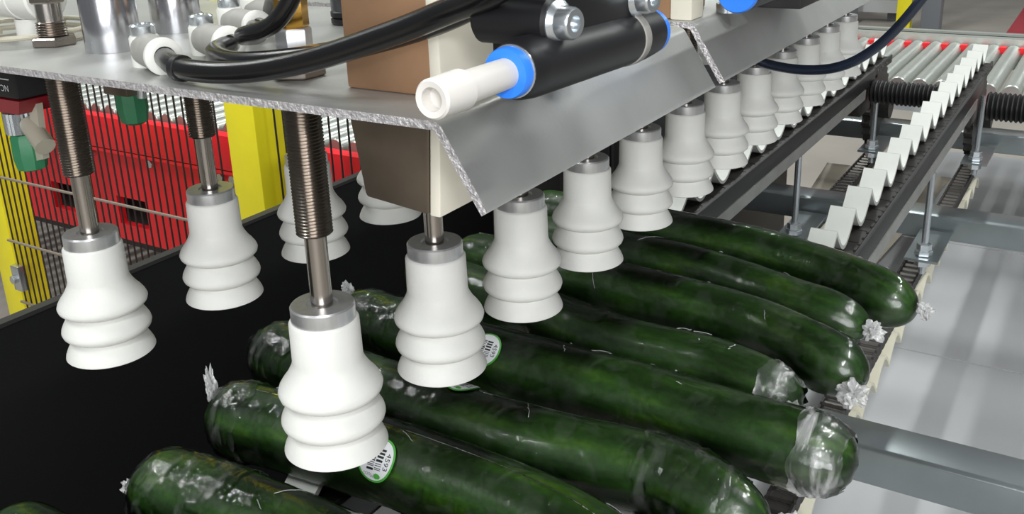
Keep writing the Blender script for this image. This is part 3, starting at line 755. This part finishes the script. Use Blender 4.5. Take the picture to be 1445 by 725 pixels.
part('bracket_foot', MB().box(-.190, -.166, .3135, .318, -.0735, -.030), black_pl, mf, bevel=.001)
part('upper_barrel', MB().cyl((-.166, .2475, -.0425), (-.1402, .2475, -.0425), .0075, 24, bev=.001), black_pl, mf)
for by in (.2475, .303):
    b_ = part('flange_bolt', MB().lathe([(.0064, 0), (.0066, .0012), (.0050, .0026), (.0048, .0064), (.0042, .0072), (.0024, .0072), (.0022, .005), (0, .005)], (-.1400, by, -.0425), (1, -.15, 0), 24), zinc, mf)
for py in (.285, .309):
    part('port', MB().cyl((-.150, py, -.052), (-.150, py, .01), .0068, 24), black_pl, mf)
m2 = thing('manifold', (-.143, .47, -.064), 'second push-in manifold at the top edge, only its blue collet in view', 'manifold', 'push-in manifolds')
part('body', MB().lathe([(.0078, .420), (.0086, .4215), (.0092, .427), (.0092, .51), (.0084, .522)], (mx, 0, -.0540), (0, 1, 0), 36), black_pl, m2)
part('collet', MB().lathe([(.0042, -.0038), (.0086, -.0040), (.0092, -.0030), (.0092, -.0006), (.0080, 0)], (mx, .420, -.0540), (0, 1, 0), 36), blue, m2)
part('bracket', MB().box(-.170, -.140, .505, .60, -.0730, -.034), black_pl, m2, bevel=.001)
b3 = thing('flange_bolt', (-.186, .486, -.0730), 'zinc flange bolt on the farther plate beside the second column', 'bolt')
part('flange', MB().cyl((-.172, .486, -.0730), (-.172, .486, -.0685), .0065, 20), zinc, b3)
part('head', MB().hexn((-.172, .486, -.0685), (-.172, .486, -.062), .0048), zinc, b3)

# ---- looping air tube at right
hose([(-.30, .80, -.10), (-.272, .815, -.155), (-.240, .82, -.1685), (-.196, .82, -.1655), (-.163, .82, -.145), (-.134, .82, -.107), (-.11, .82, -.06), (-.09, .83, .0)], .0042, 'dark blue black air tube looping in front of the farthest cups', blue_hose)

# ================================================================== fittings hanging under the plate at left
ps = thing('pressure_switch', (-.531, .31, -.16), 'black and red pressure switch with knurled nut and green cap under the plate', 'pressure switch')
sx, sy = -.533, .312
part('housing', MB().box(sx - .03, sx + .022, sy - .014, sy + .02, -.112, -.078), black_pl, ps, bevel=.002)
part('red_base', MB().hull([(sx - .030, sy - .0142, -.1125), (sx + .0222, sy - .0142, -.1125), (sx + .0222, sy + .02, -.1125), (sx - .030, sy + .02, -.1125)],
                           [(sx - .020, sy - .010, -.122), (sx + .012, sy - .010, -.122), (sx + .012, sy + .012, -.122), (sx - .020, sy + .012, -.122)]), red_pl, ps)
kp = []
for k in range(48):
    a = 2 * PI * k / 48; kp.append(a)
kn = MB(); vs = []; 
for zz in (-.136, -.1235):
    for k, a in enumerate(kp): rr = .0095 if k % 2 else .0088; vs.append((sx - .004 + rr * math.cos(a), sy + rr * math.sin(a), zz))
kn.add(vs, [(k, (k + 1) % 48, 48 + (k + 1) % 48, 48 + k) for k in range(48)] + [tuple(reversed(range(48))), tuple(range(48, 96))])
part('knurled_nut', kn, zinc, ps, sharp=20)
part('green_cap', MB().lathe([(.0060, -.1585), (.0085, -.1575), (.0098, -.150), (.0094, -.139), (.0080, -.1365)], (sx - .002, sy, 0), (0, 0, 1), 9), green_cap, ps)
part('clear_elbow', MB().cyl((sx + .004, sy, -.130), (sx + .022, sy - .004, -.141), .0058, 18), clear_pl, ps)
part('clear_bracket', MB().hull([(sx + .006, sy - .002, -.152), (sx + .014, sy - .002, -.150), (sx + .014, sy + .002, -.150), (sx + .006, sy + .002, -.152)],
                                [(sx + .010, sy - .002, -.116), (sx + .018, sy - .002, -.114), (sx + .018, sy + .002, -.114), (sx + .010, sy + .002, -.116)]), clear_pl, ps)
# white print on the housing: NC and wiring symbols
def plate_text(body, size, x, z, rot):
    cu = bpy.data.curves.new('t', 'FONT'); cu.body = body; cu.size = size; cu.align_x = 'CENTER'; cu.align_y = 'CENTER'; cu.resolution_u = 3
    ob = bpy.data.objects.new('t', cu); COL.objects.link(ob); dg = bpy.context.evaluated_depsgraph_get(); me = ob.evaluated_get(dg).to_mesh(); mb = MB()
    c, s = math.cos(rot), math.sin(rot)
    mb.add([(x + v.co.x * c - v.co.y * s, sy - .0144, z + v.co.x * s + v.co.y * c) for v in me.vertices], [tuple(p.vertices) for p in me.polygons])
    ob.evaluated_get(dg).to_mesh_clear(); bpy.data.objects.remove(ob); part('print', mb, white_print, ps)
plate_text('NC', .0052, sx + .011, -.1055, PI)
pr = MB().box(sx + .004, sx + .0165, sy - .0146, sy - .0142, -.1008, -.1002)
pr.box(sx - .010, sx - .0093, sy - .0146, sy - .0142, -.104, -.086).box(sx - .013, sx - .004, sy - .0146, sy - .0142, -.1045, -.1038)
part('wiring_symbol', pr, white_print, ps)
part('wiring_ring', MB().tube([(sx - .008 + .004 * math.cos(a), sy - .0144, -.094 + .004 * math.sin(a)) for a in [k * PI / 8 for k in range(17)]], .00035, 6, 1), white_print, ps)

g2 = thing('green_capped_port', (-.50, .36, -.135), 'green cap on a brown fitting under the plate between two plungers', 'fitting')
part('fitting_body', MB().box(-.510, -.488, .350, .372, -.119, -.0765), darkbrown, g2, bevel=.001)
part('green_cap', MB().lathe([(.0050, -.1385), (.0078, -.1370), (.0092, -.129), (.0090, -.1195)], (-.4995, .361, 0), (0, 0, 1), 8, rot=.3), green_cap, g2)
part('side_screw', MB().cyl((-.480, .354, -.119), (-.478, .354, -.106), .0028, 12), zinc, g2)
